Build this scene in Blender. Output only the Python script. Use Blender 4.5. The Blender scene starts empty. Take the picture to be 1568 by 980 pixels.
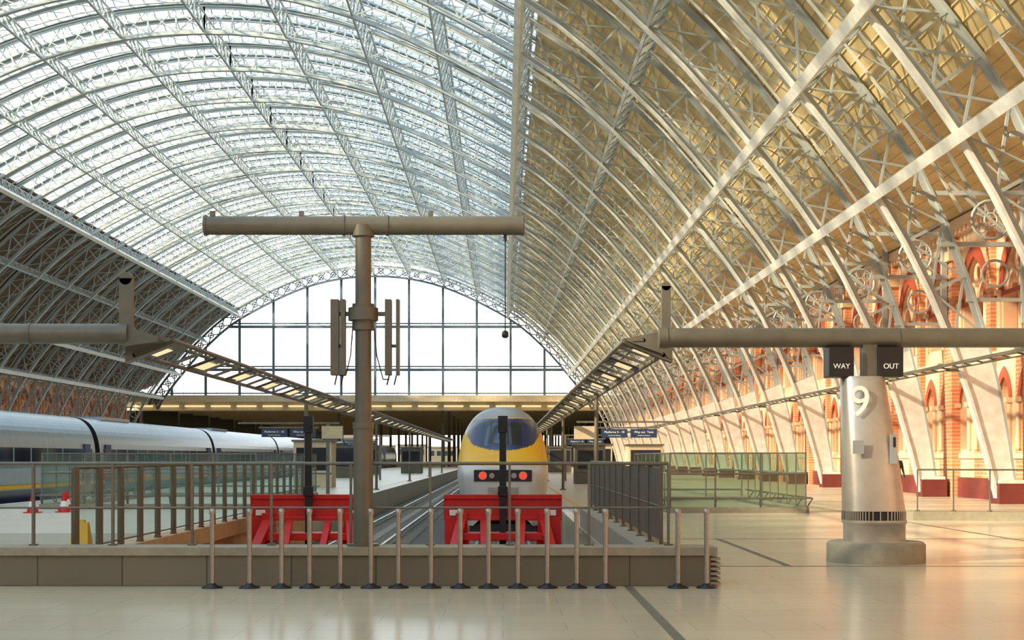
import bpy, math, random
from mathutils import Vector, Matrix
random.seed(4)
sc=bpy.context.scene
V=Vector
# ---------------------------------------------------------------- materials
def newmat(name):
    m=bpy.data.materials.new(name); m.use_nodes=True
    nt=m.node_tree
    return m,nt,nt.nodes['Principled BSDF']
def mat(name,col,rough=0.6,metal=0.0,var=0.12,scale=3.0,emit=None,estr=1.0,bump=0.0,spec=0.5):
    m,nt,b=newmat(name)
    b.inputs['Roughness'].default_value=rough; b.inputs['Metallic'].default_value=metal
    b.inputs['Specular IOR Level'].default_value=spec
    tc=nt.nodes.new('ShaderNodeTexCoord'); n=nt.nodes.new('ShaderNodeTexNoise'); n.inputs['Scale'].default_value=scale; n.inputs['Detail'].default_value=4
    nt.links.new(tc.outputs['Object'],n.inputs['Vector'])
    r=nt.nodes.new('ShaderNodeValToRGB')
    c0=[max(0,c*(1-var)) for c in col]; c1=[min(1,c*(1+var)) for c in col]
    r.color_ramp.elements[0].position=0.3; r.color_ramp.elements[1].position=0.7
    r.color_ramp.elements[0].color=(*c0,1); r.color_ramp.elements[1].color=(*c1,1)
    nt.links.new(n.outputs['Fac'],r.inputs['Fac']); nt.links.new(r.outputs['Color'],b.inputs['Base Color'])
    if bump>0:
        bp=nt.nodes.new('ShaderNodeBump'); bp.inputs['Strength'].default_value=bump
        nt.links.new(n.outputs['Fac'],bp.inputs['Height']); nt.links.new(bp.outputs['Normal'],b.inputs['Normal'])
    if emit:
        b.inputs['Emission Color'].default_value=(*emit,1); b.inputs['Emission Strength'].default_value=estr
    return m
def sheet(name,tint,diff,fac,gloss=0.0,rough=0.05):
    """thin glazing: mix of transparent and dirty white diffuse/translucent"""
    m=bpy.data.materials.new(name); m.use_nodes=True; nt=m.node_tree; nt.nodes.clear()
    o=nt.nodes.new('ShaderNodeOutputMaterial'); t=nt.nodes.new('ShaderNodeBsdfTransparent'); t.inputs[0].default_value=(*tint,1)
    d=nt.nodes.new('ShaderNodeBsdfTranslucent'); d.inputs[0].default_value=(*diff,1)
    n=nt.nodes.new('ShaderNodeTexNoise'); n.inputs['Scale'].default_value=0.6
    mr=nt.nodes.new('ShaderNodeMapRange'); mr.inputs['To Min'].default_value=fac*0.8; mr.inputs['To Max'].default_value=fac*1.2
    nt.links.new(n.outputs['Fac'],mr.inputs['Value'])
    mx=nt.nodes.new('ShaderNodeMixShader'); nt.links.new(mr.outputs[0],mx.inputs[0])
    nt.links.new(t.outputs[0],mx.inputs[1]); nt.links.new(d.outputs[0],mx.inputs[2])
    last=mx
    if gloss>0:
        g=nt.nodes.new('ShaderNodeBsdfGlossy'); g.inputs['Roughness'].default_value=rough
        m2=nt.nodes.new('ShaderNodeMixShader'); m2.inputs[0].default_value=gloss
        nt.links.new(mx.outputs[0],m2.inputs[1]); nt.links.new(g.outputs[0],m2.inputs[2]); last=m2
    nt.links.new(last.outputs[0],o.inputs[0])
    return m
def tiles(name,c1,c2,mortar,sx,bw,bh,rough,ms=0.01,axes='xy',bump=0.0,coat=0.0):
    m,nt,b=newmat(name)
    tc=nt.nodes.new('ShaderNodeTexCoord'); sep=nt.nodes.new('ShaderNodeSeparateXYZ'); cmb=nt.nodes.new('ShaderNodeCombineXYZ')
    nt.links.new(tc.outputs['Object'],sep.inputs[0])
    a={'x':0,'y':1,'z':2}
    nt.links.new(sep.outputs[a[axes[0]]],cmb.inputs[0]); nt.links.new(sep.outputs[a[axes[1]]],cmb.inputs[1])
    br=nt.nodes.new('ShaderNodeTexBrick'); br.inputs['Scale'].default_value=sx
    br.inputs['Brick Width'].default_value=bw; br.inputs['Row Height'].default_value=bh
    br.inputs['Mortar Size'].default_value=ms
    br.inputs['Color1'].default_value=(*c1,1); br.inputs['Color2'].default_value=(*c2,1); br.inputs['Mortar'].default_value=(*mortar,1)
    nt.links.new(cmb.outputs[0],br.inputs['Vector'])
    n=nt.nodes.new('ShaderNodeTexNoise'); n.inputs['Scale'].default_value=0.35; n.inputs['Detail'].default_value=5
    nt.links.new(tc.outputs['Object'],n.inputs['Vector'])
    mr=nt.nodes.new('ShaderNodeMapRange'); mr.inputs['To Min'].default_value=0.82; mr.inputs['To Max'].default_value=1.15
    nt.links.new(n.outputs['Fac'],mr.inputs['Value'])
    mx=nt.nodes.new('ShaderNodeMix'); mx.data_type='RGBA'; mx.blend_type='MULTIPLY'; mx.inputs[0].default_value=1
    nt.links.new(br.outputs['Color'],mx.inputs[6]); nt.links.new(mr.outputs[0],mx.inputs[7])
    nt.links.new(mx.outputs[2],b.inputs['Base Color']); b.inputs['Roughness'].default_value=rough
    if coat: b.inputs['Coat Weight'].default_value=coat; b.inputs['Coat Roughness'].default_value=0.12
    return m

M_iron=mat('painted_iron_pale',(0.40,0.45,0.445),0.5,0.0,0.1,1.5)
M_irond=mat('painted_iron_white_sunlit',(0.74,0.76,0.71),0.5)  # white tubes and legs; on east flanges a paler copy painted as sunlit
M_ironshadow=mat('painted_iron_shaded',(0.09,0.13,0.16),0.5)  # same iron darkened in colour, standing in for the backlit gable silhouette
M_gutter=mat('glazing_gutter',(0.33,0.385,0.41),0.6)
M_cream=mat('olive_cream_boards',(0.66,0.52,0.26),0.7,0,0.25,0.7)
M_boardshade=mat('west_boards_shaded',(0.10,0.065,0.032),0.7,0,0.3,0.6)  # same timber as the east boards, west-side shade put into the colour
M_glass=sheet('roof_glazing',(0.79,0.87,0.93),(0.78,0.86,0.92),0.22)
M_gable=sheet('gable_glazing',(0.95,0.97,1.0),(0.9,0.95,1.0),0.15)
M_bal=sheet('balustrade_glass',(0.70,0.84,0.75),(0.30,0.50,0.38),0.16,0.10)
M_balc=sheet('balustrade_glass_clear',(0.82,0.89,0.85),(0.42,0.55,0.48),0.10,0.08)
M_floor=tiles('terrazzo_floor',(0.60,0.54,0.385),(0.63,0.57,0.415),(0.48,0.43,0.30),1.0,1.2,0.6,0.2,0.006,'xy')
M_plat=tiles('platform_paving',(0.58,0.52,0.39),(0.62,0.56,0.42),(0.45,0.40,0.30),1.0,1.2,0.6,0.33,0.01,'xy')
M_conc=tiles('concrete_blocks',(0.17,0.15,0.10),(0.20,0.175,0.12),(0.06,0.05,0.04),1.0,1.05,4.0,0.8,0.008,'xz')
M_cap=mat('concrete_coping',(0.32,0.29,0.21),0.7,0,0.12,6)
M_kerb=mat('warm_kerb',(0.55,0.40,0.24),0.8)
M_brick=tiles('orange_brick',(0.66,0.22,0.09),(0.76,0.30,0.13),(0.74,0.45,0.30),1.0,0.45,0.15,0.85,0.02,'yz')
M_recess=mat('recess_brick_shaded',(0.48,0.15,0.07),0.85,0,0.2,2.0)  # wall brick darkened so the niche shade is painted into the colour
M_brickx=tiles('hotel_brick',(0.45,0.20,0.11),(0.52,0.25,0.14),(0.5,0.4,0.3),1.0,0.45,0.15,0.85,0.02,'xz')
M_stone=mat('cream_stone',(0.84,0.58,0.37),0.8,0,0.12,0.8)
M_red=mat('red_brick_voussoir',(0.42,0.075,0.035),0.8)
M_plinth=mat('oxblood_plinth',(0.16,0.03,0.025),0.6)
M_ballast=mat('track_slab',(0.11,0.105,0.09),0.9,0,0.35,9,bump=0.3)
M_rail=mat('steel_rail',(0.62,0.60,0.56),0.3,0.8)
M_sleeper=mat('sleeper',(0.28,0.26,0.22),0.9)
M_steel=mat('brushed_steel',(0.40,0.385,0.34),0.38,0.7,0.08,12)
M_railp=mat('railing_grey_brown',(0.18,0.165,0.13),0.45,0.3,0.08,8)
M_fence=mat('fence_grey',(0.13,0.12,0.09),0.5,0.2)
M_pole=mat('bronze_grey_paint',(0.145,0.135,0.10),0.42,0.1,0.12,4)
M_black=mat('black_plastic',(0.012,0.013,0.015),0.4)
M_bred=mat('buffer_red',(0.62,0.012,0.010),0.4)
M_yel=mat('train_yellow',(0.92,0.50,0.012),0.5,0,0.03,spec=.3)
M_tgrey=mat('train_silver_grey',(0.28,0.31,0.32),0.35,0.2,0.05)
M_tblue=mat('train_navy',(0.02,0.035,0.11),0.25,0,0.05)
M_twin=mat('train_window',(0.012,0.018,0.03),0.08,0,0.05,spec=.8)
M_twhite=mat('train_skirt_white',(0.55,0.55,0.53),0.4,0,0.05)
M_tsil=mat('train_side_silver',(0.28,0.37,0.44),0.22,0.35,0.06)
M_redl=mat('tail_lamp_red',(0.9,0.03,0.02),0.3,emit=(1,0.04,0.02),estr=1.3)
M_lamp=mat('lamp_panel_warm',(0.9,0.85,0.6),0.4,emit=(1,0.82,0.42),estr=0.8)
M_white=mat('white_paint',(0.85,0.84,0.80),0.5,0,0.04)
M_sign=mat('sign_navy',(0.02,0.04,0.10),0.4)
M_signw=mat('sign_lettering',(0.8,0.8,0.78),0.5,emit=(0.9,0.9,0.88),estr=0.15)
M_dark=mat('canopy_soffit',(0.10,0.105,0.085),0.8)
M_creamp=mat('cream_panel',(0.62,0.51,0.33),0.6)
M_joint=mat('floor_joint_metal',(0.16,0.145,0.11),0.5)
M_colm=mat('column_cladding',(0.44,0.43,0.39),0.33,0.6,0.08,5)

# ---------------------------------------------------------------- mesh builder
class MB:
    def __init__(s): s.v=[];s.f=[];s.m=[];s.s=[]
    def add(s,vs,fs,m=0,sm=False):
        o=len(s.v); s.v+= [tuple(v) for v in vs]
        for f in fs: s.f.append(tuple(i+o for i in f)); s.m.append(m); s.s.append(sm)
    def quad(s,a,b,c,d,m=0): s.add([a,b,c,d],[(0,1,2,3)],m)
    def box(s,x0,x1,y0,y1,z0,z1,m=0):
        vs=[(x,y,z) for z in(z0,z1) for y in(y0,y1) for x in(x0,x1)]
        s.add(vs,[(0,2,3,1),(4,5,7,6),(0,1,5,4),(2,6,7,3),(0,4,6,2),(1,3,7,5)],m)
    def bar(s,p,q,w,h,m=0,up=(0,0,1)):
        p=V(p);q=V(q);d=(q-p)
        if d.length<1e-6:return
        d.normalize(); u=V(up)
        a=d.cross(u)
        if a.length<1e-3: a=d.cross(V((0,1,0)))
        if a.length<1e-3: a=d.cross(V((1,0,0)))
        a.normalize(); b=a.cross(d); a*=w/2; b*=h/2
        vs=[p-a-b,p+a-b,p+a+b,p-a+b,q-a-b,q+a-b,q+a+b,q-a+b]
        s.add(vs,[(3,2,1,0),(4,5,6,7),(0,1,5,4),(1,2,6,5),(2,3,7,6),(3,0,4,7)],m)
    def tube(s,p,q,r1,r2=None,n=12,m=0,caps=True):
        if r2 is None:r2=r1
        p=V(p);q=V(q);d=(q-p).normalized(); a=d.orthogonal().normalized(); b=d.cross(a)
        vs=[]
        for c,r in((p,r1),(q,r2)):
            for i in range(n):
                t=2*math.pi*i/n; vs.append(c+a*math.cos(t)*r+b*math.sin(t)*r)
        s.add(vs,[(i,(i+1)%n,n+(i+1)%n,n+i) for i in range(n)],m,True)
        if caps: s.add(vs,[tuple(range(n-1,-1,-1)),tuple(range(n,2*n))],m)
    def ring(s,c,R,r,ax='y',m=0,n=20,k=6):
        pts=[]
        c=V(c)
        for i in range(n):
            t=2*math.pi*i/n
            for j in range(k):
                u=2*math.pi*j/k; rr=R+r*math.cos(u); h=r*math.sin(u)
                if ax=='y': pts.append(c+V((rr*math.cos(t),h,rr*math.sin(t))))
                elif ax=='x': pts.append(c+V((h,rr*math.cos(t),rr*math.sin(t))))
                else: pts.append(c+V((rr*math.cos(t),rr*math.sin(t),h)))
        s.add(pts,[(i*k+j,((i+1)%n)*k+j,((i+1)%n)*k+(j+1)%k,i*k+(j+1)%k) for i in range(n) for j in range(k)],m,True)
    def lathe(s,c,prof,n=24,m=0,sx=1,sy=1):
        c=V(c);vs=[]
        for r,z in prof:
            for i in range(n):
                t=2*math.pi*i/n; vs.append(c+V((r*sx*math.cos(t),r*sy*math.sin(t),z)))
        fs=[(j*n+i,j*n+(i+1)%n,(j+1)*n+(i+1)%n,(j+1)*n+i) for j in range(len(prof)-1) for i in range(n)]
        s.add(vs,fs,m,True)
        k=(len(prof)-1)*n
        s.add([vs[i] for i in range(n)],[tuple(range(n-1,-1,-1))],m); s.add([vs[k+i] for i in range(n)],[tuple(range(n))],m)
    def build(s,name,mats,parent=None,loc=(0,0,0),array=None,bevel=0):
        me=bpy.data.meshes.new(name); me.from_pydata(s.v,[],s.f)
        for mm in mats: me.materials.append(mm)
        me.polygons.foreach_set('material_index',s.m); me.polygons.foreach_set('use_smooth',s.s); me.update()
        o=bpy.data.objects.new(name,me); sc.collection.objects.link(o); o.location=loc
        if parent: o.parent=parent
        if bevel:
            b=o.modifiers.new('bevel','BEVEL'); b.width=bevel; b.segments=2; b.limit_method='ANGLE'
        if array:
            a=o.modifiers.new('array','ARRAY'); a.use_relative_offset=False; a.use_constant_offset=True
            a.constant_offset_displace=array[1]; a.count=array[0]
        return o
def empty(name,loc=(0,0,0)):
    e=bpy.data.objects.new(name,None); sc.collection.objects.link(e); e.location=loc; e.empty_display_size=0.2; return e
def text(body,size,loc,m,parent,name='lettering',rot=(math.pi/2,0,0),ext=0.004,align='CENTER'):
    c=bpy.data.curves.new(name,'FONT'); c.body=body; c.size=size; c.extrude=ext; c.align_x=align; c.align_y='CENTER'
    c.materials.append(m); o=bpy.data.objects.new(name,c); sc.collection.objects.link(o); o.location=loc; o.rotation_euler=rot; o.parent=parent; return o

# ---------------------------------------------------------------- shed geometry
CX=-19.6           # shed centreline
BAY=8.94; Y0=4.3-2*BAY; NB=26; YE=Y0+NB*BAY   # far gable
key=[(0,29.4),(10,27.9),(20.4,23.0),(26,18.4),(29.7,14.2),(32.4,10.6),(34.2,7.3),(35.5,4),(36.6,0)]
def cr(p0,p1,p2,p3,t):
    return tuple(0.5*((2*b)+(-a+c)*t+(2*a-5*b+4*c-d)*t*t+(-a+3*b-3*c+d)*t**3) for a,b,c,d in zip(p0,p1,p2,p3))
ext=[(-10,27.9)]+key+[(37.5,-4)]
dense=[];kidx={}
for i in range(1,len(ext)-2):
    kidx[i-1]=len(dense)
    for j in range(40): dense.append(cr(ext[i-1],ext[i],ext[i+1],ext[i+2],j/40))
kidx[len(key)-1]=len(dense); dense.append(key[-1])
def resample(pts,n):
    L=[0]
    for a,b in zip(pts,pts[1:]): L.append(L[-1]+math.hypot(b[0]-a[0],b[1]-a[1]))
    out=[]
    for k in range(n+1):
        t=L[-1]*k/n; i=0
        while i<len(L)-2 and L[i+1]<t: i+=1
        u=(t-L[i])/(L[i+1]-L[i]); out.append((pts[i][0]+(pts[i+1][0]-pts[i][0])*u,pts[i][1]+(pts[i+1][1]-pts[i][1])*u))
    return out
half=[]
for a,b,n in((0,2,12),(2,4,6),(4,5,3),(5,8,6)):
    seg=resample(dense[kidx[a]:kidx[b]+1],n)
    half+= seg if not half else seg[1:]
NH=len(half)-1   # 27
def nrm(i):
    a=half[max(0,i-1)] if i>0 else (-half[1][0],half[1][1]); b=half[min(NH,i+1)]
    d=V((b[0]-a[0],b[1]-a[1])).normalized(); return (-d[1],d[0])
def P(i,off=0.0,side=1,y=0.0):
    n=nrm(i); return V((CX+side*(half[i][0]+n[0]*off),y,half[i][1]+n[1]*off))
def dep(i,top=1.8,bot=0.65):
    z=half[i][1]; return bot+(top-bot)*min(1,z/11.0)

# main ribs
rib=MB()
for sd in(1,-1):
    for i in range(NH):
        rib.bar(P(i,0,sd),P(i+1,0,sd),.36,.10,1 if half[i][1]<23.5 and sd>0 else 0,up=(P(i,1,sd)-P(i,0,sd)))  # east inner flange gets the sunlit iron colour
        rib.bar(P(i,.14,sd),P(i+1,.14,sd),.06,.22,0,up=(P(i,1,sd)-P(i,0,sd)))
        a,b=P(i,dep(i),sd),P(i+1,dep(i+1),sd)
        rib.bar(a,b,.30,.09,0,up=(P(i,1,sd)-P(i,0,sd))); 
        rib.bar(P(i,dep(i)-.12,sd),P(i+1,dep(i+1)-.12,sd),.06,.18,0,up=(P(i,1,sd)-P(i,0,sd)))
        rib.bar(P(i,0,sd),a,.11,.11,0,up=(0,1,0))
        if half[i][1]>6.5:
            rib.bar(P(i,0.1,sd),P(i+1,dep(i+1)-.1,sd),.07,.07,0,up=(0,1,0))
            rib.bar(P(i+1,0.1,sd),P(i,dep(i)-.1,sd),.08,.08,0,up=(0,1,0))
        else:
            pl=[P(i,.0,sd),P(i+1,.0,sd),P(i+1,dep(i+1),sd),P(i,dep(i),sd)]
            vs=[q+V((0,-.1,0)) for q in pl]+[q+V((0,.1,0)) for q in pl]
            rib.add(vs,[(0,1,2,3),(7,6,5,4),(0,4,5,1),(2,6,7,3),(1,5,6,2),(3,7,4,0)],1)
    xb=CX+sd*37.0
    rib.box(xb-.5,xb+.5,-.42,.42,-.02,.70,2); rib.box(xb-.45,xb+.45,-.36,.36,.70,.82,1)
    # spandrel tracery
    cx=CX+sd*36.35
    for R,r in((.66,.055),(.22,.04)): rib.ring((cx,0,9.75),R,r,'y',0)
    for k in range(8):
        t=k*math.pi/4+.39; c,s_=math.cos(t),math.sin(t)
        rib.bar((cx+.22*c,0,9.75+.22*s_),(cx+.65*c,0,9.75+.65*s_),.05,.05,0,up=(0,1,0))
        if k%2==0:
            t+=.39; rib.ring((cx+.45*math.cos(t),0,9.75+.45*math.sin(t)),.14,.025,'y',0,12,5)
    rib.bar((CX+sd*34.6,0,8.9),(CX+sd*38,0,8.9),.22,.15,0)
    rib.bar((CX+sd*33.8,0,10.65),(CX+sd*38,0,10.65),.22,.15,0)
    rib.bar((CX+sd*37.5,0,6.2),(CX+sd*37.5,0,11.4),.22,.18,0,up=(0,1,0))
    rib.bar((CX+sd*35.5,0,7.0),(CX+sd*37.5,0,7.0),.15,.12,0)
    rib.ring((CX+sd*36.5,0,7.9),.45,.05,'y',0)
    rib.bar((CX+sd*34.9,0,11.0),(CX+sd*37.45,0,8.8),.09,.09,0,up=(0,1,0))
rib.build('roof_rib_trusses',[M_iron,M_irond,M_plinth],loc=(0,Y0,0),array=(NB,(0,BAY,0)))

# purlins + intermediate rafters (one bay, arrayed)
pur=MB()
pk=[0,3,6,9,12,15,18,21]
for sd in(1,-1):
    for i in pk:
        if i==0 and sd<0: continue
        up=P(i,1,sd)-P(i,0,sd)
        big=i in(12,18,21)
        w,h=(.36,.30) if big else (.14,.10)
        D=1.35 if i<21 else .9
        pur.bar(P(i,-.06 if big else .1,sd,0),P(i,-.06 if big else .1,sd,BAY),w,h,1 if big else 0,up=up)
        pur.bar(P(i,D,sd,0),P(i,D,sd,BAY),.12,.10,0,up=up)
        n=6
        for k in range(n):
            ya,yb=BAY*k/n,BAY*(k+1)/n
            pur.bar(P(i,.1,sd,ya),P(i,D,sd,yb),.065,.065,0,up=up)
            pur.bar(P(i,D,sd,ya),P(i,.1,sd,yb),.065,.065,0,up=up)
            pur.bar(P(i,.1,sd,ya),P(i,D,sd,ya),.065,.065,0,up=(0,1,0))
    for k in(1,2):
        y=BAY*k/3
        for i in range(0,22):
            a,b=(1.15,1.75) 
            up=P(i,1,sd)-P(i,0,sd)
            pur.bar(P(i,a,sd,y),P(i+1,a,sd,y),.12,.07,1 if i>11 and sd>0 else 0,up=up)  # east rafters below the glazing get the sunlit iron colour
            pur.bar(P(i,b,sd,y),P(i+1,b,sd,y),.12,.07,0,up=up)
            pur.bar(P(i,a,sd,y),P(i+1,b,sd,y),.05,.05,0,up=(0,1,0))
            pur.bar(P(i,b,sd,y),P(i,a,sd,y),.05,.05,0,up=(0,1,0))
pur.build('roof_purlins_and_rafters',[M_iron,M_irond],loc=(0,Y0,0),array=(NB,(0,BAY,0)))

# glazing bars + glass
gl=MB(); gp=MB()
for sd in(1,-1):
    for k in range(3):
        yc=BAY*k/3
        for i in range(12):
            up=P(i,1,sd)-P(i,0,sd)
            gl.bar(P(i,1.95,sd,yc),P(i+1,1.95,sd,yc),.58,.10,0,up=up)
            a,b=yc+.29,yc+BAY/3-.29; mid=(a+b)/2
            gp.quad(P(i,2.0,sd,a),P(i+1,2.0,sd,a),P(i+1,2.6,sd,mid),P(i,2.6,sd,mid))
            gp.quad(P(i,2.6,sd,mid),P(i+1,2.6,sd,mid),P(i+1,2.0,sd,b),P(i,2.0,sd,b))
            gl.bar(P(i,2.6,sd,mid),P(i+1,2.6,sd,mid),.08,.07,0,up=up)
            for u in(0,.5):
                def L(off,y): return P(i,off,sd,y)*(1-u)+P(i+1,off,sd,y)*u
                gl.bar(L(2.02,a),L(2.6,mid),.06,.05,0,up=up); gl.bar(L(2.6,mid),L(2.02,b),.06,.05,0,up=up)
gl.build('ceiling_glazing_bars',[M_gutter],loc=(0,Y0,0),array=(NB,(0,BAY,0)))
gp.build('ceiling_glass_panes',[M_glass],loc=(0,Y0,0),array=(NB,(0,BAY,0)))
# opaque boarded zones
for sd,nm,mt in((1,'ceiling_boards_east',M_cream),(-1,'ceiling_boards_west',M_boardshade)):
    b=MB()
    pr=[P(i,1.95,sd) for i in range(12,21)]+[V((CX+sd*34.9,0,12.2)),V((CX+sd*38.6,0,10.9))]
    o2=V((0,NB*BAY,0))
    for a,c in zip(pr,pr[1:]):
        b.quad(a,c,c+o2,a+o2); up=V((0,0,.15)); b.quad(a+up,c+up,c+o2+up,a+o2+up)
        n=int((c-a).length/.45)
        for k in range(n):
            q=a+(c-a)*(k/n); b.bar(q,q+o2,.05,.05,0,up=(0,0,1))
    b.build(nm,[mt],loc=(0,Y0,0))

# ---------------------------------------------------------------- side walls
def arch_curve(a,zs,n=8,k=1.5):
    R=k*a; pts=[]; cxl=a-R
    th=math.acos((R-a)/R)
    for j in range(n+1):
        t=th*j/n; pts.append((cxl+R*math.cos(t),zs+R*math.sin(t)))
    r=pts; l=[(-x,z) for x,z in reversed(pts[:-1])]
    return r+l
def arch_panel(mb,y0,y1,z0,z1,a,zsill,zs,X,dp,sd,mw,mv,mrev,k=1.5,band=.28):
    yc=(y0+y1)/2; ins=-sd
    def pt(y,z,x=0): return (X+ins*x,y,z)
    mb.quad(pt(y0,z0),pt(yc-a,z0),pt(yc-a,z1),pt(y0,z1),mw); mb.quad(pt(yc+a,z0),pt(y1,z0),pt(y1,z1),pt(yc+a,z1),mw)
    mb.quad(pt(yc-a,z0),pt(yc+a,z0),pt(yc+a,zsill),pt(yc-a,zsill),mw)
    c=arch_curve(a,zs,8,k)
    for (ya,za),(yb,zb) in zip(c,c[1:]):
        mb.quad(pt(yc+ya,za),pt(yc+yb,zb),pt(yc+yb,z1),pt(yc+ya,z1),mw)
    full=[(a,zsill)]+c+[(-a,zsill),(a,zsill)]
    for (ya,za),(yb,zb) in zip(full,full[1:]):
        mb.quad(pt(yc+ya,za),pt(yc+yb,zb),pt(yc+yb,zb,-dp),pt(yc+ya,za,-dp),mrev)
    co=arch_curve(a+band,zs,8,k)
    for j in range(len(c)-1):
        m=mv
        A,B,C,D=c[j],c[j+1],co[j+1],co[j]
        mb.quad(pt(yc+A[0],A[1],.05),pt(yc+B[0],B[1],.05),pt(yc+C[0],C[1],.05),pt(yc+D[0],D[1],.05),m)
        mb.quad(pt(yc+A[0],A[1],.05),pt(yc+B[0],B[1],.05),pt(yc+B[0],B[1],-.05),pt(yc+A[0],A[1],-.05),m)
        mb.quad(pt(yc+D[0],D[1],.05),pt(yc+C[0],C[1],.05),pt(yc+C[0],C[1],-.0),pt(yc+D[0],D[1],-.0),m)
    for s2 in(-1,1):   # colonnettes
        mb.tube(pt(yc+s2*(a+band*.5),zsill,.06),pt(yc+s2*(a+band*.5),zs,.06),.09,n=8,m=mrev)
        mb.box(*(sorted((X,X+ins*.22))),yc+s2*(a+band*.5)-.15,yc+s2*(a+band*.5)+.15,zs-.12,zs+.06,mrev)
for sd,nm in((1,'wall_east'),(-1,'wall_west')):
    X=CX+sd*38.0; w=MB()
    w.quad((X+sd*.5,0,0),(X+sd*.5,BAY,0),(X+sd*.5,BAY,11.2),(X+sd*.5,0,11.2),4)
    def bx(x0,x1,*r): w.box(min(x0,x1),max(x0,x1),*r)
    bx(X-sd*.12,X+sd*.3,0,BAY,0,.8,3)
    for k in range(4):
        y=BAY*k/4; arch_panel(w,y,y+BAY/4,.8,5.3,.55,1.9,3.7,X,.5,sd,1 if k%2 else 0,2,1,1.7,.25)
    for k in range(2):
        y=BAY*k/2; arch_panel(w,y,y+BAY/2,5.5,10.9,1.25,6.1,7.7,X,.5,sd,1,2,1,1.45,.42)
        yc=y+BAY/4
        w.tube((X+sd*.2,yc,6.1),(X+sd*.2,yc,8.2),.10,n=8,m=1)
        w.ring((X+sd*.2,yc,8.75),.38,.09,'x',1)
        for yy in(-.62,.62):
            c=arch_curve(.56,7.7,6,1.4)
            for p,q in zip(c,c[1:]): w.bar((X+sd*.2,yc+yy+p[0],p[1]),(X+sd*.2,yc+yy+q[0],q[1]),.14,.16,1,up=(1,0,0))
        bx(X-sd*.22,X,y-.25,y+.25,1.0,10.9,0)
    bx(X-sd*.25,X+sd*.1,0,BAY,5.3,5.5,1); bx(X-sd*.35,X+sd*.1,0,BAY,10.75,11.1,1); bx(X-sd*.08,X,0,BAY,1.55,1.75,1); bx(X-sd*.06,X,0,BAY,7.55,7.7,2)
    for k in range(18): bx(X-sd*.3,X,BAY*k/18,BAY*k/18+.22,10.5,10.75,1)
    bx(X-sd*.35,X,-.55,.55,0,9.5,0); bx(X-sd*.5,X,-.65,.65,9.5,9.9,1)
    w.build(nm,[M_brick,M_stone,M_red,M_plinth,M_recess],loc=(0,Y0,0),array=(NB,(0,BAY,0)))
# south end wall of the shed (hotel rear), behind the camera
w=MB(); w.box(-58.3,19.2,-15.2,-14.4,-.3,13,0); w.box(-58.3,19.2,-15.3,-14.2,12.8,13.3,1)
for k in range(9):
    x=-54+k*8.2
    w.box(x-.4,x+.4,-14.4,-14.1,0,12.8,1)
    c=arch_curve(1.8,4.5,8,1.4)
    for p,q in zip(c,c[1:]): w.bar((x+4.1+p[0],-14.3,p[1]),(x+4.1+q[0],-14.3,q[1]),.3,.4,1,up=(0,1,0))
    w.box(x+2.4,x+5.8,-14.42,-14.36,.2,4.6,2)
w.build('wall_south',[M_brickx,M_stone,M_twin])

# ---------------------------------------------------------------- far gable
ga=MB()
for sd in(1,-1):
    for i in range(24):
        if half[i][1]<10.5: continue
        up=P(i,1,sd)-P(i,0,sd)
        ga.bar(P(i,-.1,sd,-.3),P(i+1,-.1,sd,-.3),.5,.28,0,up=up)
        ga.bar(P(i,1.4,sd,-.3),P(i+1,1.4,sd,-.3),.5,.28,0,up=up)
        for a,b in((0,1.4),(1.4,0)): ga.bar(P(i,a,sd,-.3),P(i+1,b,sd,-.3),.2,.14,0,up=up)
        c=(P(i,.7,sd,-.3)+P(i+1,.7,sd,-.3))/2
        ga.ring(c,.38,.09,'y',0,12,5)
def archz(x):
    x=abs(x)
    for (a,b),(c,d) in zip(dense,dense[1:]):
        if a<=x<=c: return b+(d-b)*(x-a)/(c-a+1e-9)
    return 0
ZB=11.0
for k in range(-6,7):
    x=k*5.2+.0
    if archz(x)>ZB: ga.bar((CX+x,.3,ZB),(CX+x,.3,archz(x)),.36,.42,0,up=(0,1,0))
for k in range(-18,19):
    x=k*1.733
    if k%3 and archz(x)>ZB: ga.bar((CX+x,.3,ZB),(CX+x,.3,archz(x)),.05,.05,1,up=(0,1,0))
for z,t in((11.4,.2),(15.0,.40),(15.5,.2),(21.6,.40),(22.1,.2)):
    x=0
    while archz(x)>z and x<36: x+=.1
    ga.bar((CX-x,.3,z),(CX+x,.3,z),.3,t,0)
ga.box(CX-38,CX+38,-.3,1.2,10.1,11.1,2)
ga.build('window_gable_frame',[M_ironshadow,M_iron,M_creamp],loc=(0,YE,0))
gg=MB(); xs=[-32+ i*1.0 for i in range(65)]
for a,b in zip(xs,xs[1:]):
    za,zb=max(ZB,archz(a)),max(ZB,archz(b)); gg.quad((CX+a,.5,ZB),(CX+b,.5,ZB),(CX+b,.5,zb),(CX+a,.5,za))
gg.build('window_gable_glass',[M_gable],loc=(0,YE,0))

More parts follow.
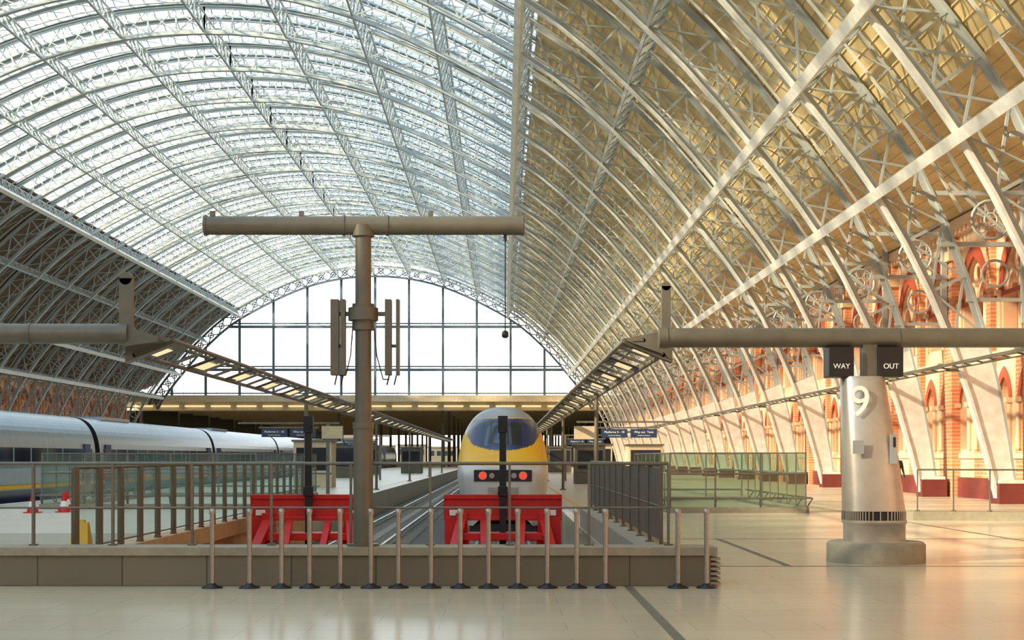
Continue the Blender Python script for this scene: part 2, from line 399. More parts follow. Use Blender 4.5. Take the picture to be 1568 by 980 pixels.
# ---------------------------------------------------------------- extension canopy beyond
ex=MB()
EL=330
ex.box(CX-44,CX+44,1.3,EL,10.2,11.0,0)
ex.box(CX-44,CX-43,1.3,EL,0,10.2,0); ex.box(CX+43,CX+44,1.3,EL,0,10.2,0)
for k in range(24):
    y=4+k*13; ex.box(CX-40,CX+40,y,y+.5,9.6,10.2,1)
    for j in range(-9,10): ex.box(CX+j*4-1.4,CX+j*4+1.4,y+3,y+5.0,10.0,10.19,2)
for j in range(-9,10): ex.box(CX+j*4-1.5,CX+j*4+1.5,1.5,1.9,9.35,9.6,2)
ex.box(CX-40,CX+40,2,2.6,8.8,10.2,1)
for k in range(12):
    for x in(-57.5,-26,-9.5,7.6,18): ex.tube((x,8+k*26,0),(x,8+k*26,10.2),.3,n=10,m=0)
ex.build('platform_canopy',[M_dark,M_creamp,M_lamp],loc=(0,YE,0))
fb=MB()
for i in range(16):
    x=-120+i*15+random.uniform(-3,3); h=random.uniform(5,11); fb.box(x,x+12,0,10,-1,h,0)
    for k in range(4): fb.box(x+1+k*2.8,x+2.6+k*2.8,-.1,0,h*.4,h*.75,1)
    fb.box(x-.3,x+12.3,-.3,10,h,h+.5,0)
fb.build('distant_buildings',[M_fence,M_twin],loc=(0,YE+EL+60,0))

# ---------------------------------------------------------------- floors / platforms
PZ=-.95
YFAR=YE+EL
f=MB()
f.box(-58,18.9,-20,18.0,PZ-.3,0,0); f.box(1.75,18.9,18.0,40,PZ-.3,0,0); f.box(-58,-5.75,18.0,30,PZ-.3,0,0)
f.build('floor',[M_floor])
p=MB()
p.box(1.75,18.9,40,YFAR,PZ-.3,0,0); p.box(-17.1,-5.75,30,YFAR,PZ-.3,0,0); p.box(-58,-25,30,YFAR,PZ-.3,0,0)
for x in(1.78,-5.98,-17.07,-25.23): p.box(x,x+.2,40,YFAR,0,.006,1); 
for x in(2.4,-6.6): p.box(x,x+.1,40,YFAR,0,.006,2)
p.build('floor_platforms',[M_plat,M_white,M_yel])
q=MB(); q.box(-25.2,1.9,17.5,YFAR,PZ-.6,PZ-.02,0); q.build('floor_trackbed',[M_ballast])
g=MB(); g.box(-400,400,-100,1200,-2.2,-1.8,0); g.build('ground',[M_ballast])
t=MB()
for xc,ys in((0,31.5),(-4.0,31.5),(-19,31),(-23,31)):
    for s2 in(-.7175,.7175):
        x=xc+s2; t.box(x-.035,x+.035,ys,YFAR,PZ+.13,PZ+.19,0); t.box(x-.01,x+.01,ys,YFAR,PZ+.05,PZ+.13,0); t.box(x-.07,x+.07,ys,YFAR,PZ+.03,PZ+.06,0)
    y=ys
    while y<200: t.box(xc-1.25,xc+1.25,y,y+.25,PZ-.02,PZ+.035,1); y+=.8
    t.box(xc-.15,xc+.15,ys,YFAR,PZ-.02,PZ+.04,1)
t.build('railway_tracks',[M_rail,M_sleeper])
j=MB()
j.box(1.50,1.60,-5,17.7,0,.004,0); j.box(2.7,18.3,20.9,20.96,0,.004,0); j.box(4.15,4.25,20.96,28,0,.004,0); j.box(2.3,18.3,27.9,27.96,0,.004,0); j.box(9.9,10.0,20,60,0,.004,0)
j.build('trim_floor_joints',[M_joint])

# low wall in front of track pit
lw=MB()
lw.box(-12,2.58,17.72,18.28,0,.38,0); lw.box(-12,2.66,17.68,18.32,.38,.48,1)
for k in range(6): lw.box(2.58,2.70,17.70,18.3,.02+k*.06,.05+k*.06,1)
lw.box(1.78,2.26,18.33,33,0,.42,1); lw.box(-5.9,-5.5,18.33,41,0,.30,2)
lw.box(-5.74,-5.67,18.35,41,PZ,-.01,2)
lw.box(-5.6,1.7,18.28,18.34,PZ,.1,1)
lw.build('wall_low_parapet',[M_conc,M_cap,M_kerb])

def railing(name,pts,z0,z1,step,mats=(M_fence,),mid=(.5,),r=.022,slat=None,glass=False,postw=(.05,.02)):
    m=MB()
    for si,(a,b) in enumerate(zip(pts,pts[1:])):
        a=V(a);b=V(b);L=(b-a).length;d=(b-a).normalized(); n=max(1,round(L/step))
        m.tube(a+V((0,0,z1)),b+V((0,0,z1)),r,n=10)
        for u in mid: m.tube(a+V((0,0,z0+(z1-z0)*u)),b+V((0,0,z0+(z1-z0)*u)),r*.6,n=8)
        for k in range(0 if si==0 else 1,n+1):
            c=a+(b-a)*k/n; m.bar(c+V((0,0,z0)),c+V((0,0,z1)),postw[0],postw[1],0,up=d); m.tube(c+V((0,0,z0)),c+V((0,0,z0+.02)),.06,n=12)
        if slat:
            k=int(L/slat)
            for i in range(k): c=a+(b-a)*(i+.5)/k; m.bar(c+V((0,0,z0+.1)),c+V((0,0,z1-.04)),slat*.75,.012,0,up=d.cross(V((0,0,1))))
        if glass: 
            m.quad(a+V((0,0,z0+.1)),b+V((0,0,z0+.1)),b+V((0,0,z1-.06)),a+V((0,0,z1-.06)),1)
    return m.build(name,list(mats))
railing('parapet_railing',[(-12,18.12,0),(2.1,18.12,0)],.48,1.52,1.02,(M_railp,),mid=(.46,),postw=(.06,.03))
railing('slatted_fence',[(2.05,18.5,0),(2.05,33,0)],.42,1.50,1.5,(M_fence,),slat=.16)
railing('glazed_fence',[(-5.6,18.7,0),(-5.6,41,0)],.30,1.46,1.1,(M_fence,M_balc),postw=(.05,.20),glass=True,mid=(.08,))

# steel barrier posts
bp=MB()
for px in(325,382,431,474,521,568,610,660,705,748,793,838,883,927,1038,1082):
    x=(px-770)*17.45/2186
    bp.tube((x,17.45,.0),(x,17.45,.93),.03,n=14,m=0); bp.lathe((x,17.45,0),[(.13,0),(.13,.012),(.06,.035),(.035,.06)],20,1)
    bp.lathe((x,17.45,.90),[(.036,0),(.038,.02),(.038,.06),(.02,.07)],14,0)
bp.build('queue_barrier_posts',[M_steel,M_black])

# ---------------------------------------------------------------- T pole
e=empty('public_address_mast',(-1.76,18.0,.48))
m=MB()
m.tube((0,0,0),(0,0,1.55),.125,n=24); m.tube((0,0,1.5),(0,0,4.0),.105,.10,n=24); m.tube((0,0,1.48),(0,0,1.56),.135,n=24); m.tube((0,0,0),(0,0,.03),.2,n=24)
m.tube((-1.99,0,4.04),(2.03,0,4.04),.118,n=24)
for x in(-1.99,-.25,.3,2.0): m.tube((x-.012,0,4.04),(x+.02,0,4.04),.13,n=24)
for x in(-1.9,-.78,.85,1.97): m.box(x-.03,x+.03,-.03,.03,4.15,4.22)
m.tube((0,0,3.9),(0,0,4.04),.14,n=20)
m.build('mast_tube',[M_pole],e,bevel=0)
m=MB()
m.tube((0,0,2.84),(0,0,3.0),.19,n=24); m.tube((0,0,2.72),(0,0,3.05),.14,n=24)
m.box(-.34,.36,-.04,.04,2.9,2.95)
for x0,x1 in((-.40,-.30),(-.27,-.22),(.28,.36),(.42,.46)):
    m.box(x0,x1,-.12,.06,2.15,3.1,0)
m.box(-.38,-.24,-.02,.02,2.5,2.54); m.box(.28,.44,-.02,.02,2.5,2.54)
for x in(-.33,-.25,.33,.42):
    m.tube((x,-.03,2.15),(x-.03,0,2.03),.01,n=6,m=1)
m.build('antenna_panels',[M_pole,M_black],e)
m=MB()
m.tube((1.79,0,3.92),(1.79,0,2.72),.008,n=6); m.lathe((1.79,0,2.62),[(.01,.1),(.04,.08),(.045,.02),(.02,0)],12,0); m.tube((1.79,0,3.84),(1.79,0,3.93),.02,n=8)
pts=[(.13,0,2.8),(.17,0,2.4),(.25,0,2.1),(.33,0,2.1)]
for a,b in zip(pts,pts[1:]): m.tube(a,b,.008,n=6)
pts=[(-.13,0,2.8),(-.16,0,2.4),(-.22,0,2.15),(-.3,0,2.15)]
for a,b in zip(pts,pts[1:]): m.tube(a,b,.008,n=6)
m.build('hanging_cable',[M_black],e)

# ---------------------------------------------------------------- platform column '9'
e=empty('platform_number_column',(5.72,21.9,0))
m=MB(); m.lathe((0,0,0),[(.74,0),(.74,.27),(.70,.31),(.5,.32)],40,0); m.build('plinth',[M_cap],e)
def loft(mb,secs,n=40,mi=0,ex=3.2):
    vs=[]
    for z,x0,x1,d in secs:
        c=(x0+x1)/2;a=(x1-x0)/2
        for i in range(n):
            t=2*math.pi*i/n; co,si=math.cos(t),math.sin(t)
            vs.append((c+a*math.copysign(abs(co)**(2/ex),co),d*math.copysign(abs(si)**(2/ex),si),z))
    mb.add(vs,[(j*n+i,j*n+(i+1)%n,(j+1)*n+(i+1)%n,(j+1)*n+i) for j in range(len(secs)-1) for i in range(n)],mi,True)
    k=(len(secs)-1)*n; mb.add(vs[k:],[tuple(range(n))],mi)
m=MB(); loft(m,[(.31,-.47,.42,.40),(.58,-.47,.42,.40),(.59,-.49,.44,.42),(.64,-.49,.44,.42)])
loft(m,[(.78,-.49,.42,.40),(1.6,-.50,.31,.35),(2.78,-.53,.12,.27),(2.83,-.51,.10,.25)])
m.build('cladding',[M_colm],e)
m=MB(); loft(m,[(.63,-.46,.39,.37),(.79,-.46,.39,.37)],mi=0)
for i in range(60):
    t=2*math.pi*i/60; co,si=math.cos(t),math.sin(t)
    x=-.035+.455*math.copysign(abs(co)**.62,co); y=.41*math.copysign(abs(si)**.62,si); m.bar((x,y,.64),(x,y,.78),.012,.012,1,up=(0,1,0))
m.build('vent_grille',[M_black,M_colm],e)
m=MB(); m.box(-.22,0,-.1,.1,2.8,3.4); m.tube((-3.3,0,3.43),(8,0,3.43),.15,n=24); m.tube((-3.33,0,3.43),(-3.2,0,3.43),.165,n=24); m.tube((.3,0,3.43),(.34,0,3.43),.16,n=24)
m.box(-3.29,-3.15,-.06,.06,3.43,4.22); m.tube((-3.22,-.06,4.22),(-3.22,.06,4.22),.07,n=16)
m.tube((-3.2,0,4.15),(-3.7,0,3.45),.008,n=6)
m.build('sign_arm',[M_pole],e)
m=MB(); m.box(-.76,-.38,-.2,.2,2.82,3.28); m.box(-.01,.37,-.2,.2,2.82,3.28); m.build('sign_boxes',[M_black],e,bevel=.01)
text('WAY',.11,(-.57,-.205,2.98),M_signw,e); text('OUT',.11,(.18,-.205,2.98),M_signw,e)
text('9',.66,(-.33,-.345,2.42),M_white,e,name='numeral')
m=MB(); m.box(-.45,-.28,-.405,-.395,1.65,1.85,0); m.box(.12,.22,-.39,-.36,1.5,1.95,0); m.box(.16,.2,-.392,-.355,1.75,1.9,1); m.build('labels',[M_tgrey,M_black],e)

e=empty('gantry_arm',(-5.8,22,0))
m=MB(); m.tube((-9,0,3.5),(0,0,3.5),.155,n=24); m.tube((-.12,0,3.5),(.04,0,3.5),.17,n=24); m.tube((-1.5,0,3.5),(-1.46,0,3.5),.17,n=24)
m.box(-.1,.1,-.07,.07,3.4,4.35); m.tube((0,-.07,4.35),(0,.07,4.35),.1,n=16)
m.add([(0,-.1,3.62),(.5,-.1,3.45),(.5,-.1,3.38),(0,-.1,3.3),(0,.1,3.62),(.5,.1,3.45),(.5,.1,3.38),(0,.1,3.3)],[(0,1,2,3),(7,6,5,4),(0,4,5,1),(3,2,6,7),(1,5,6,2)])
m.tube((-9,0,0),(-9,0,3.5),.2,n=20)
m.build('arm_tube',[M_pole],e)

# lighting gantries along platforms
def gantry(name,xi,zi,xo,zo,ya,yb,posts,brk=False):
    m=MB()
    for x,z,r in((xi,zi,.04),(xo,zo,.04),((xi+xo)/2,(zi+zo)/2+.12,.03)): m.tube((x,ya,z),(x,yb,z),r,n=8)
    y=ya;k=0
    while y<yb:
        m.bar((xi,y,zi),(xo,y,zo),.05,.05,0); m.bar((xi,y,zi),((xi+xo)/2,y,(zi+zo)/2+.12),.03,.03,0)
        if k%3==0:
            a=V((xi,y,zi-.03));b=V((xo,y,zo-.03));o=V((0,.8,0)); d=b-a
            m.quad(a+d*.3,b-d*.25,b-d*.25+o,a+d*.3+o,1)
            a=V((xi,y-.1,zi));b=V((xo,y-.1,zo));o=V((0,1.0,0)); m.quad(a,b,b+o,a+o,0)
        y+=1.2;k+=1
    s=1 if xo>xi else -1
    m.add([(xi,ya,zi+.03),(xi,ya,zi-.04),(xo+s*.15,ya,zo-.12),(xo+s*.15,ya,zo+.4)]+[(xi,ya+.3,zi+.03),(xi,ya+.3,zi-.04),(xo+s*.15,ya+.3,zo-.12),(xo+s*.15,ya+.3,zo+.4)],[(0,1,2,3),(7,6,5,4),(0,3,7,4),(1,5,6,2)],0)
    for py in posts:
        px=xo+s*.45; m.tube((px,py,0),(px,py,zo+.5),.07,.06,n=12); m.bar((px,py,zo+.3),(xi,py,zi+.05),.06,.08,0); m.tube((px,py,0),(px,py,.05),.16,n=14)
    if brk:
        for k in range(22):
            y=Y0+BAY*(k+2); m.bar((15.2,y,4.6),(16.6,y,4.6),.08,.12,0)
    m.build(name,[M_pole,M_lamp])
gantry('lighting_gantry',1.9,3.42,2.5,3.2,22.3,150,(45,70,95,120,145))
gantry('lighting_gantry',-5.15,3.42,-5.75,3.2,22.3,150,(45,70,95,120,145))
gantry('lighting_gantry',15.05,4.7,15.35,4.62,24,200,(),True)

# ---------------------------------------------------------------- buffers
def buffer(xc,y=29.5):
    e=empty('buffer_stop',(xc,y,PZ))
    m=MB()
    m.box(-1.22,1.22,0,.28,1.28,1.74,0); m.box(-1.22,1.22,-.04,0,1.68,1.78,0); m.box(-1.22,1.22,-.04,0,1.24,1.32,0)
    m.box(-.95,.95,-.4,.2,.85,1.0,0)
    for s in(-1,1):
        m.box(s*.85-.12,s*.85+.12,-.1,.3,.0,1.4,0)
        m.bar((s*.85,-.05,1.2),(s*1.1,-1.6,.15),.2,.16,0); m.bar((s*.4,-.05,1.2),(s*.35,-1.6,.15),.14,.14,0)
        m.bar((s*.85,1.6,.15),(s*.85,.2,1.1),.2,.18,0)
        m.box(s*.85-.2,s*.85+.2,-1.7,1.9,-.02,.2,0)
        m.tube((s*.88,.28,1.5),(s*.88,.75,1.5),.12,n=16,m=1); m.tube((s*.88,.75,1.5),(s*.88,.82,1.5),.24,n=20,m=1)
        m.add([(s*1.2,-.05,1.3),(s*1.2,-.05,.6),(s*1.35,-.9,.15),(s*.6,-.9,.15),(s*.75,-.05,1.3)],[(0,1,2,3,4)],0)
        m.box(s*1.0-.1,s*1.0+.1,-.06,-.02,1.34,1.46,2)
    m.box(-1.1,1.1,-1.7,-1.5,-.02,.4,0)
    m.build('buffer_frame',[M_bred,M_black,M_white],e,bevel=.012)
    m=MB(); m.box(-.07,.07,-.16,-.06,.3,3.35); m.box(-.10,.10,-.18,-.04,3.05,3.4); m.tube((0,-.2,3.2),(0,-.17,3.2),.07,n=14); m.box(-.12,.12,-.18,-.04,.3,.4)
    m.box(-.1,.1,-.2,-.06,1.75,1.95)
    m.build('signal_post',[M_black],e,bevel=.01)
buffer(0); buffer(-4.0)

# ---------------------------------------------------------------- trains
def interp(tab,x):
    if x<=tab[0][0]: return tab[0][1]
    for (a,b),(c,d) in zip(tab,tab[1:]):
        if x<=c:
            t=(x-a)/(c-a); return b+(d-b)*t
    return tab[-1][1]
def smooth(tab,x,w=.22): return sum(interp(tab,x+w*k/3)*(4-abs(k)) for k in range(-3,4))/16
def section(w,zt,zc,zb,n,ex=2.6):
    pts=[]
    for i in range(n+1):
        t=math.pi*i/n; co,si=math.cos(t),math.sin(t)
        pts.append((-w*math.copysign(abs(co)**(2/ex),co),zc+(zt-zc)*abs(si)**(2/ex)))
    lo=[(-w*(.86+.14*k/6),zb+(zc-zb)*k/6) for k in range(6)]
    return lo+pts+[(-x,z) for x,z in reversed(lo)]
def train(xc,yn):
    e=empty('high_speed_train',(xc,yn,0)); m=MB()
    ztT=[(0,1.30),(.25,1.42),(.8,1.62),(1.5,1.86),(2.9,2.82),(4.0,3.14),(6,3.30),(8,3.32)]
    wT=[(0,1.02),(.15,1.16),(.6,1.28),(1.5,1.38),(3,1.45),(5,1.47)]
    NY,NT=90,96; secs=[]
    for i in range(NY+1):
        y=6.5*(i/NY)**1.15; w=smooth(wT,y,.1); zt=smooth(ztT,y,.25)
        secs.append([(x,y,z) for x,z in section(w,zt,min(.95,zt-.3),-.45,NT)])
    pre=[[(x*.90,-.10,.45+(z-.45)*.90) for x,_,z in secs[0]],[(x*.75,-.14,.45+(z-.45)*.75) for x,_,z in secs[0]]]
    secs=pre[::-1]+secs; L=len(secs[0])
    vs=[p for s in secs for p in s]
    for i in range(len(secs)-1):
        for k in range(L-1):
            a,b,c,d=i*L+k,i*L+k+1,(i+1)*L+k+1,(i+1)*L+k
            cx=sum(vs[q][0] for q in(a,b,c,d))/4; cy=sum(vs[q][1] for q in(a,b,c,d))/4; cz=sum(vs[q][2] for q in(a,b,c,d))/4
            ax=abs(cx); mi=0
            bnd=.70+(cz-1.8)*.66
            if cz<1.34: mi=3
            elif cy<4.6 and cz<2.86: mi=1
            if 1.80+.22*ax*ax<cz<2.84 and ax<bnd+.12 and cy<4.2:
                mi=4
                if ax<.60 and 1.98<cz<2.70 and ax>.035: mi=2
            if cy>4.2 and cz<2.6 and cz>1.3: mi=1 if cy<4.9 else 4
            m.add([vs[a],vs[b],vs[c],vs[d]],[(0,1,2,3)],mi,False)
    m.add(secs[0],[tuple(range(L))],3)
    last=[(x,z) for x,_,z in secs[-1]]
    y0=6.5; 
    for c in range(9):
        y1=y0+18.5
        for k in range(L-1):
            (x0,z0),(x1,z1)=last[k],last[k+1]; zc=(z0+z1)/2
            m.quad((x0,y0,z0),(x1,y0,z1),(x1,y1,z1),(x0,y1,z0),4 if 1.3<zc<2.2 else 0)
        m.add([(x,y1,z) for x,z in last],[tuple(range(L))],5); m.add([(x,y1+.5,z) for x,z in last],[tuple(range(L-1,-1,-1))],5)
        y0=y1+.5
    o=m.build('train_body',[M_tgrey,M_yel,M_twin,M_twhite,M_tblue,M_black],e)
    import bmesh
    bm=bmesh.new(); bm.from_mesh(o.data); bmesh.ops.remove_doubles(bm,verts=bm.verts,dist=.0005)
    for fc in bm.faces: fc.smooth=True
    bmesh.ops.recalc_face_normals(bm,faces=bm.faces); bm.to_mesh(o.data); bm.free()
    m=MB()
    m.box(-.86,.86,-.17,.05,.88,1.22,1)
    for s in(-1,1):
        m.tube((s*.60,-.22,1.05),(s*.60,-.15,1.05),.10,n=18,m=0); m.tube((s*.60,-.20,1.05),(s*.60,-.15,1.05),.13,n=18,m=2)
        m.tube((s*.33,-.19,1.05),(s*.33,-.15,1.05),.08,n=18,m=2)
    m.tube((0,-.3,.5),(0,-.1,.5),.16,n=16,m=1); m.box(-.45,.45,-.19,-.1,.2,.7,2)
    m.box(-1.0,1.0,.2,3,-.72,-.4,1)
    for k in range(40):
        yy=3+k*4.5; m.tube((-.8,yy,-.42),(.8,yy,-.42),.32,n=14,m=1)
    m.bar((-.25,1.75,2.0),(.12,2.55,2.62),.02,.02,1); 
    m.build('lamps_and_running_gear',[M_redl,M_black,M_steel],e)
train(0,42.6)

# silver train on left
e=empty('passenger_train',(-19.0,0,0)); m=MB()
sec=section(1.42,3.35,1.2,-.4,28,2.8)
joints=[12,37,62,87,112,137,162,187,212,237]
for a,b in zip(joints,joints[1:]):
    if a<30: a=31.5
    a+=.35;b-=.35
    for k in range(len(sec)-1):
        (x0,z0),(x1,z1)=sec[k],sec[k+1]; zc=(z0+z1)/2; side=abs((x0+x1)/2)>1.2
        mi=0
        if side and zc<.45: mi=1
        m.quad((x0,a,z0),(x1,a,z1),(x1,b,z1),(x0,b,z0),mi)
    m.add([(x,a,z) for x,z in sec],[tuple(range(len(sec)))],3); m.add([(x,b,z) for x,z in sec],[tuple(range(len(sec)-1,-1,-1))],3)
    for s in(-1,1):
        X=s*1.435
        m.box(min(X,X-s*.06),max(X,X-s*.06),a+.6,b-.6,1.35,1.95,2)
        m.box(min(X,X-s*.06),max(X,X-s*.06),a,b,.45,.58,4)
        for yy in(a+.8,b-1.7): m.box(min(X+s*.01,X-s*.06),max(X+s*.01,X-s*.06),yy,yy+.85,.2,2.15,1)
        y=a+2.5
        while y<b-3: m.box(min(X+s*.012,X),max(X+s*.012,X),y-.06,y+.06,1.35,1.95,0); y+=1.9
    m.box(-.9,.9,b,b+.7,.2,2.9,3); m.box(-.6,.6,a+3,a+8,3.3,3.45,0); m.box(-1,1,a+2,b-2,-.72,-.4,3)
    for yy in(a+2,a+4.5,b-4.5,b-2): 
        m.tube((-.8,yy,-.38),(.8,yy,-.38),.36,n=14,m=3)
m.build('coaches',[M_tsil,M_tblue,M_twin,M_black,M_yel],e)

# ---------------------------------------------------------------- glass balustrades
def glassbox(name,x0,x1,y0,y1,gm,h=1.72,closed=True):
    m=MB(); pts=[(x0,y1),(x0,y0),(x1,y0),(x1,y1)]
    if closed: pts.append((x0,y1))
    for (ax,ay),(bx_,by) in zip(pts,pts[1:]):
        a=V((ax,ay,0));b=V((bx_,by,0));L=(b-a).length;n=max(1,round(L/1.35)); d=(b-a).normalized(); nn=d.cross(V((0,0,1)))
        m.tube(a+V((0,0,1.12)),b+V((0,0,1.12)),.03,n=10,m=1); m.tube(a+V((0,0,.42))+nn*.15,b+V((0,0,.42))+nn*.15,.03,n=10,m=1)
        m.bar(a+V((0,0,.08)),b+V((0,0,.08)),.2,.16,2)
        m.bar(a+V((0,0,h)),b+V((0,0,h)),.03,.03,1)
        for k in range(n):
            p=a+(b-a)*((k+.02)/n);q=a+(b-a)*((k+.98)/n)
            m.quad(p+V((0,0,.15)),q+V((0,0,.15)),q+V((0,0,h)),p+V((0,0,h)),0)
        for k in range(n):
            c=a+(b-a)*k/n; m.bar(c+V((0,0,0)),c+V((0,0,h)),.03,.05,1,up=d); m.bar(c+V((0,0,.42)),c+nn*.2+V((0,0,.42)),.04,.04,1); m.bar(c+nn*.2+V((0,0,.42)),c+V((0,0,.1)),.04,.03,1,up=d)
    return m.build(name,[gm,M_railp,M_cap])
glassbox('glass_balustrade',4.8,8.7,41,52,M_bal)
glassbox('glass_balustrade',-14.2,-7.6,44,58,M_balc)
railing('ramp_handrail',[(10.6,36.5,0),(17.5,35,0)],.23,1.28,.85,(M_railp,),mid=(),postw=(.10,.03))
m=MB(); m.add([(10.4,36.2,0),(17.8,34.7,0),(17.8,35.4,0),(10.4,36.9,0),(10.4,36.2,.22),(17.8,34.7,.22),(17.8,35.4,.22),(10.4,36.9,.22)],[(0,1,5,4),(1,2,6,5),(2,3,7,6),(3,0,4,7),(4,5,6,7)]); m.build('ramp_kerb',[M_cap])

# ---------------------------------------------------------------- hanging destination signs
def destsign(xc,y,zc,post,cream):
    e=empty('platform_sign',(xc,y,0)); m=MB()
    for s in(-.62,.62): m.box(s-.55,s+.55,-.08,.08,zc-.18,zc+.18,0)
    m.box(-1.3,1.3,-.04,.04,zc+.2,zc+.27,1)
    for x in(-1.2,1.2): m.tube((x,0,zc+.27),(x,0,3.1),.02,n=6,m=1)
    m.box(-2.2,2.2,-.06,.06,3.04,3.12,1)
    if cream: m.box(cream-.45,cream+.45,-.15,.15,zc-.25,zc+.3,2)
    m.box(post-.07,post+.07,-.07,.07,0,3.1,1)
    m.build('sign_frame',[M_sign,M_pole,M_creamp],e)
    for s,tx in((-.62,'Platforms 5 - 10'),(.62,'Way out  Taxis')):
        text(tx,.13,(s,-.085,zc+.05),M_signw,e); text('London St Pancras',.07,(s,-.085,zc-.09),M_signw,e)
destsign(5.3,60,2.6,-1.4,-1.85)
destsign(-9.3,62,2.65,1.7,1.9)
destsign(5.6,96,2.6,-1.4,0)
destsign(-10,100,2.6,1.4,0)

def kiosk(x,y,w,d,h,mt):
    m=MB(); m.box(-w/2,w/2,0,d,0,h,0); m.box(-w/2-.1,w/2+.1,-.1,d+.1,h,h+.12,1); m.box(-w/2+.15,w/2-.15,-.02,0,.9,h-.3,2); m.box(-w/2,w/2,-.03,0,.7,.78,1)
    m.build('platform_kiosk',[mt,M_pole,M_twin],loc=(x,y,0),bevel=.01)
kiosk(-10,75,2,2,2.4,M_creamp); kiosk(5.2,85,1.8,2,2.3,M_fence); kiosk(-12,110,2.5,3,2.6,M_fence); kiosk(8,120,2.4,2.5,2.6,M_creamp); kiosk(-9,140,2,3,2.5,M_fence)
kiosk(-13,130,3,3,2.6,M_fence); kiosk(6,150,2.4,2.5,2.6,M_fence); kiosk(10,100,2.4,2.5,2.4,M_creamp)
def cone(x,y):
    m=MB(); m.lathe((0,0,.03),[(.17,0),(.13,.14)],18,0); m.lathe((0,0,.17),[(.13,0),(.09,.16)],18,1); m.lathe((0,0,.33),[(.09,0),(.035,.25)],18,0); m.box(-.21,.21,-.21,.21,0,.03,0)
    m.build('traffic_cone',[M_bred,M_white],loc=(x,y,0))
cone(-12.75,41.5); cone(-13.5,41); cone(-13.2,43.2)
m=MB()
for s in(-1,1): m.add([(-.16,s*.2,0),(.16,s*.2,0),(.11,s*.02,.62),(-.11,s*.02,.62),(-.16,s*.22,0),(.16,s*.22,0),(.11,s*.04,.62),(-.11,s*.04,.62)],[(0,1,2,3),(7,6,5,4),(0,4,5,1),(1,5,6,2),(2,6,7,3),(3,7,4,0)])
m.box(-.06,.06,-.03,.03,.6,.66); m.build('wet_floor_sign',[M_yel],loc=(-6.35,21.5,0))

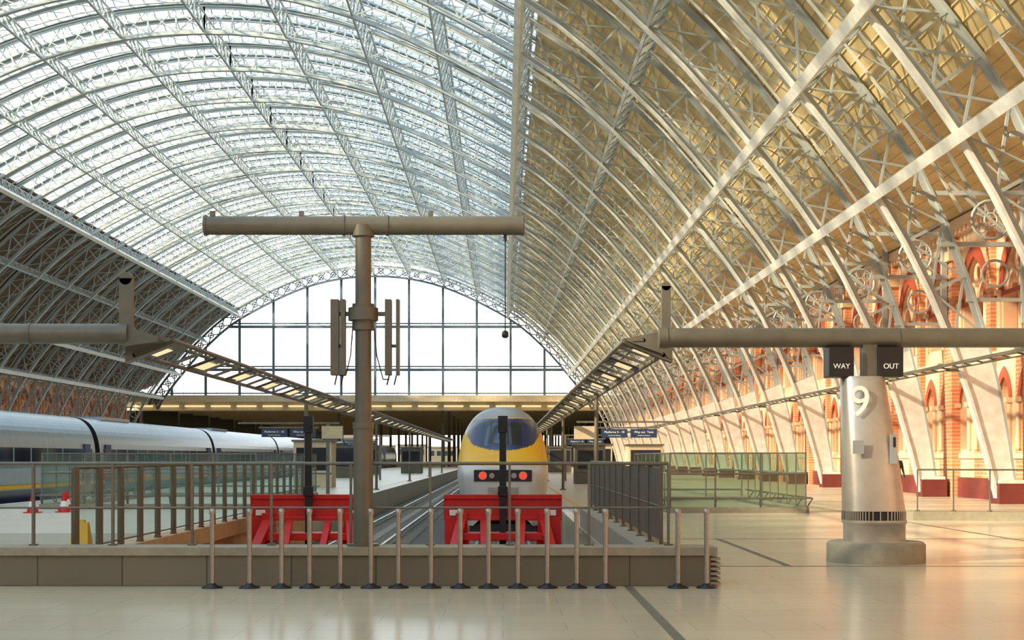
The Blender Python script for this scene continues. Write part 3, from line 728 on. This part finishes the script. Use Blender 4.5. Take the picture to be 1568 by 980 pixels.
# ---------------------------------------------------------------- people
def person(x,y,rot,jacket,trous,hair,stride=.0,scale=1.0):
    mm,nt,b=newmat('clothing')
    tc=nt.nodes.new('ShaderNodeTexCoord'); sp=nt.nodes.new('ShaderNodeSeparateXYZ'); nt.links.new(tc.outputs['Object'],sp.inputs[0])
    dv=nt.nodes.new('ShaderNodeMath'); dv.operation='DIVIDE'; dv.inputs[1].default_value=2.0; nt.links.new(sp.outputs[2],dv.inputs[0])
    r=nt.nodes.new('ShaderNodeValToRGB'); r.color_ramp.interpolation='CONSTANT'; cr_=r.color_ramp
    cr_.elements[0].color=(.03,.02,.02,1); cr_.elements[1].position=.045; cr_.elements[1].color=(*trous,1)
    for ps,c in((.46,jacket),(.745,(.75,.5,.38)),(.85,hair)): 
        q_=cr_.elements.new(ps); q_.color=(*c,1)
    nt.links.new(dv.outputs[0],r.inputs[0]); nt.links.new(r.outputs[0],b.inputs['Base Color']); b.inputs['Roughness'].default_value=.8
    s=stride
    J=[((0,0,.95),.15),((0,0,1.12),.135),((0,0,1.33),.165),((0,0,1.46),.10),((0,0,1.52),.058),((0,-.01,1.60),.085),((0,0,1.70),.088),
       ((.17,0,1.42),.07),((.23,s*.1,1.15),.05),((.25,-s*.1-.05,.92),.037),((.25,-s*.15-.08,.83),.035),
       ((-.17,0,1.42),.07),((-.23,-s*.1,1.15),.05),((-.25,s*.1-.05,.92),.037),((-.25,s*.15-.08,.83),.035),
       ((.1,0,.86),.10),((.11,-s*.22,.50),.065),((.11,-s*.25+.0,.09),.045),((.11,-s*.3-.13,.035),.035),
       ((-.1,0,.86),.10),((-.11,s*.15,.50),.065),((-.11,s*.4,.10),.045),((-.11,s*.35-.13,.035),.035)]
    E=[(0,1),(1,2),(2,3),(3,4),(4,5),(5,6),(2,7),(7,8),(8,9),(9,10),(2,11),(11,12),(12,13),(13,14),(0,15),(15,16),(16,17),(17,18),(0,19),(19,20),(20,21),(21,22)]
    me=bpy.data.meshes.new('person'); me.from_pydata([j[0] for j in J],E,[]); me.materials.append(mm)
    o=bpy.data.objects.new('person',me); sc.collection.objects.link(o)
    sk=o.modifiers.new('skin','SKIN'); sk.use_smooth_shade=True
    for i,jj in enumerate(J): me.skin_vertices[0].data[i].radius=(jj[1],jj[1]*.85 if i<4 else jj[1])
    me.skin_vertices[0].data[0].use_root=True
    ss=o.modifiers.new('sub','SUBSURF'); ss.levels=2; ss.render_levels=2
    o.location=(x,y,0); o.rotation_euler=(0,0,rot); o.scale=(scale,)*3
person(14.9,54,.0,(.03,.03,.03),(.03,.03,.03),(.03,.02,.02),.4)

# ---------------------------------------------------------------- world, sun, camera
w=bpy.data.worlds.new('World'); sc.world=w; w.use_nodes=True; nt=w.node_tree; bg=nt.nodes['Background']
tc=nt.nodes.new('ShaderNodeTexCoord'); sp=nt.nodes.new('ShaderNodeSeparateXYZ'); nt.links.new(tc.outputs['Generated'],sp.inputs[0])
r=nt.nodes.new('ShaderNodeValToRGB'); nt.links.new(sp.outputs[2],r.inputs[0])
cr_=r.color_ramp; cr_.elements[0].position=0.0; cr_.elements[0].color=(1,.95,.86,1); cr_.elements[1].position=.7; cr_.elements[1].color=(.42,.57,.71,1)
q_=cr_.elements.new(.15); q_.color=(.87,.92,.94,1)
nt.links.new(r.outputs[0],bg.inputs[0]); bg.inputs[1].default_value=2.9
sl=bpy.data.lights.new('sun','SUN'); sl.energy=20; sl.angle=math.radians(2.0); sl.color=(1,.75,.48)
so=bpy.data.objects.new('sun',sl); sc.collection.objects.link(so); so.rotation_euler=V((.85,.35,-.44)).to_track_quat('-Z','Y').to_euler(); so.location=(-60,-40,60)

cam=bpy.data.cameras.new('camera'); co=bpy.data.objects.new('camera',cam); sc.collection.objects.link(co)
co.location=(0,0,1.6); co.rotation_euler=(math.pi/2,0,0); cam.sensor_width=36; cam.sensor_fit='HORIZONTAL'; cam.lens=2186/1568*36
cam.shift_x=14/1568; cam.shift_y=210/1568; cam.clip_end=2000; cam.clip_start=.1
sc.camera=co
sc.view_settings.view_transform='Standard'
sc.view_settings.exposure=0.0
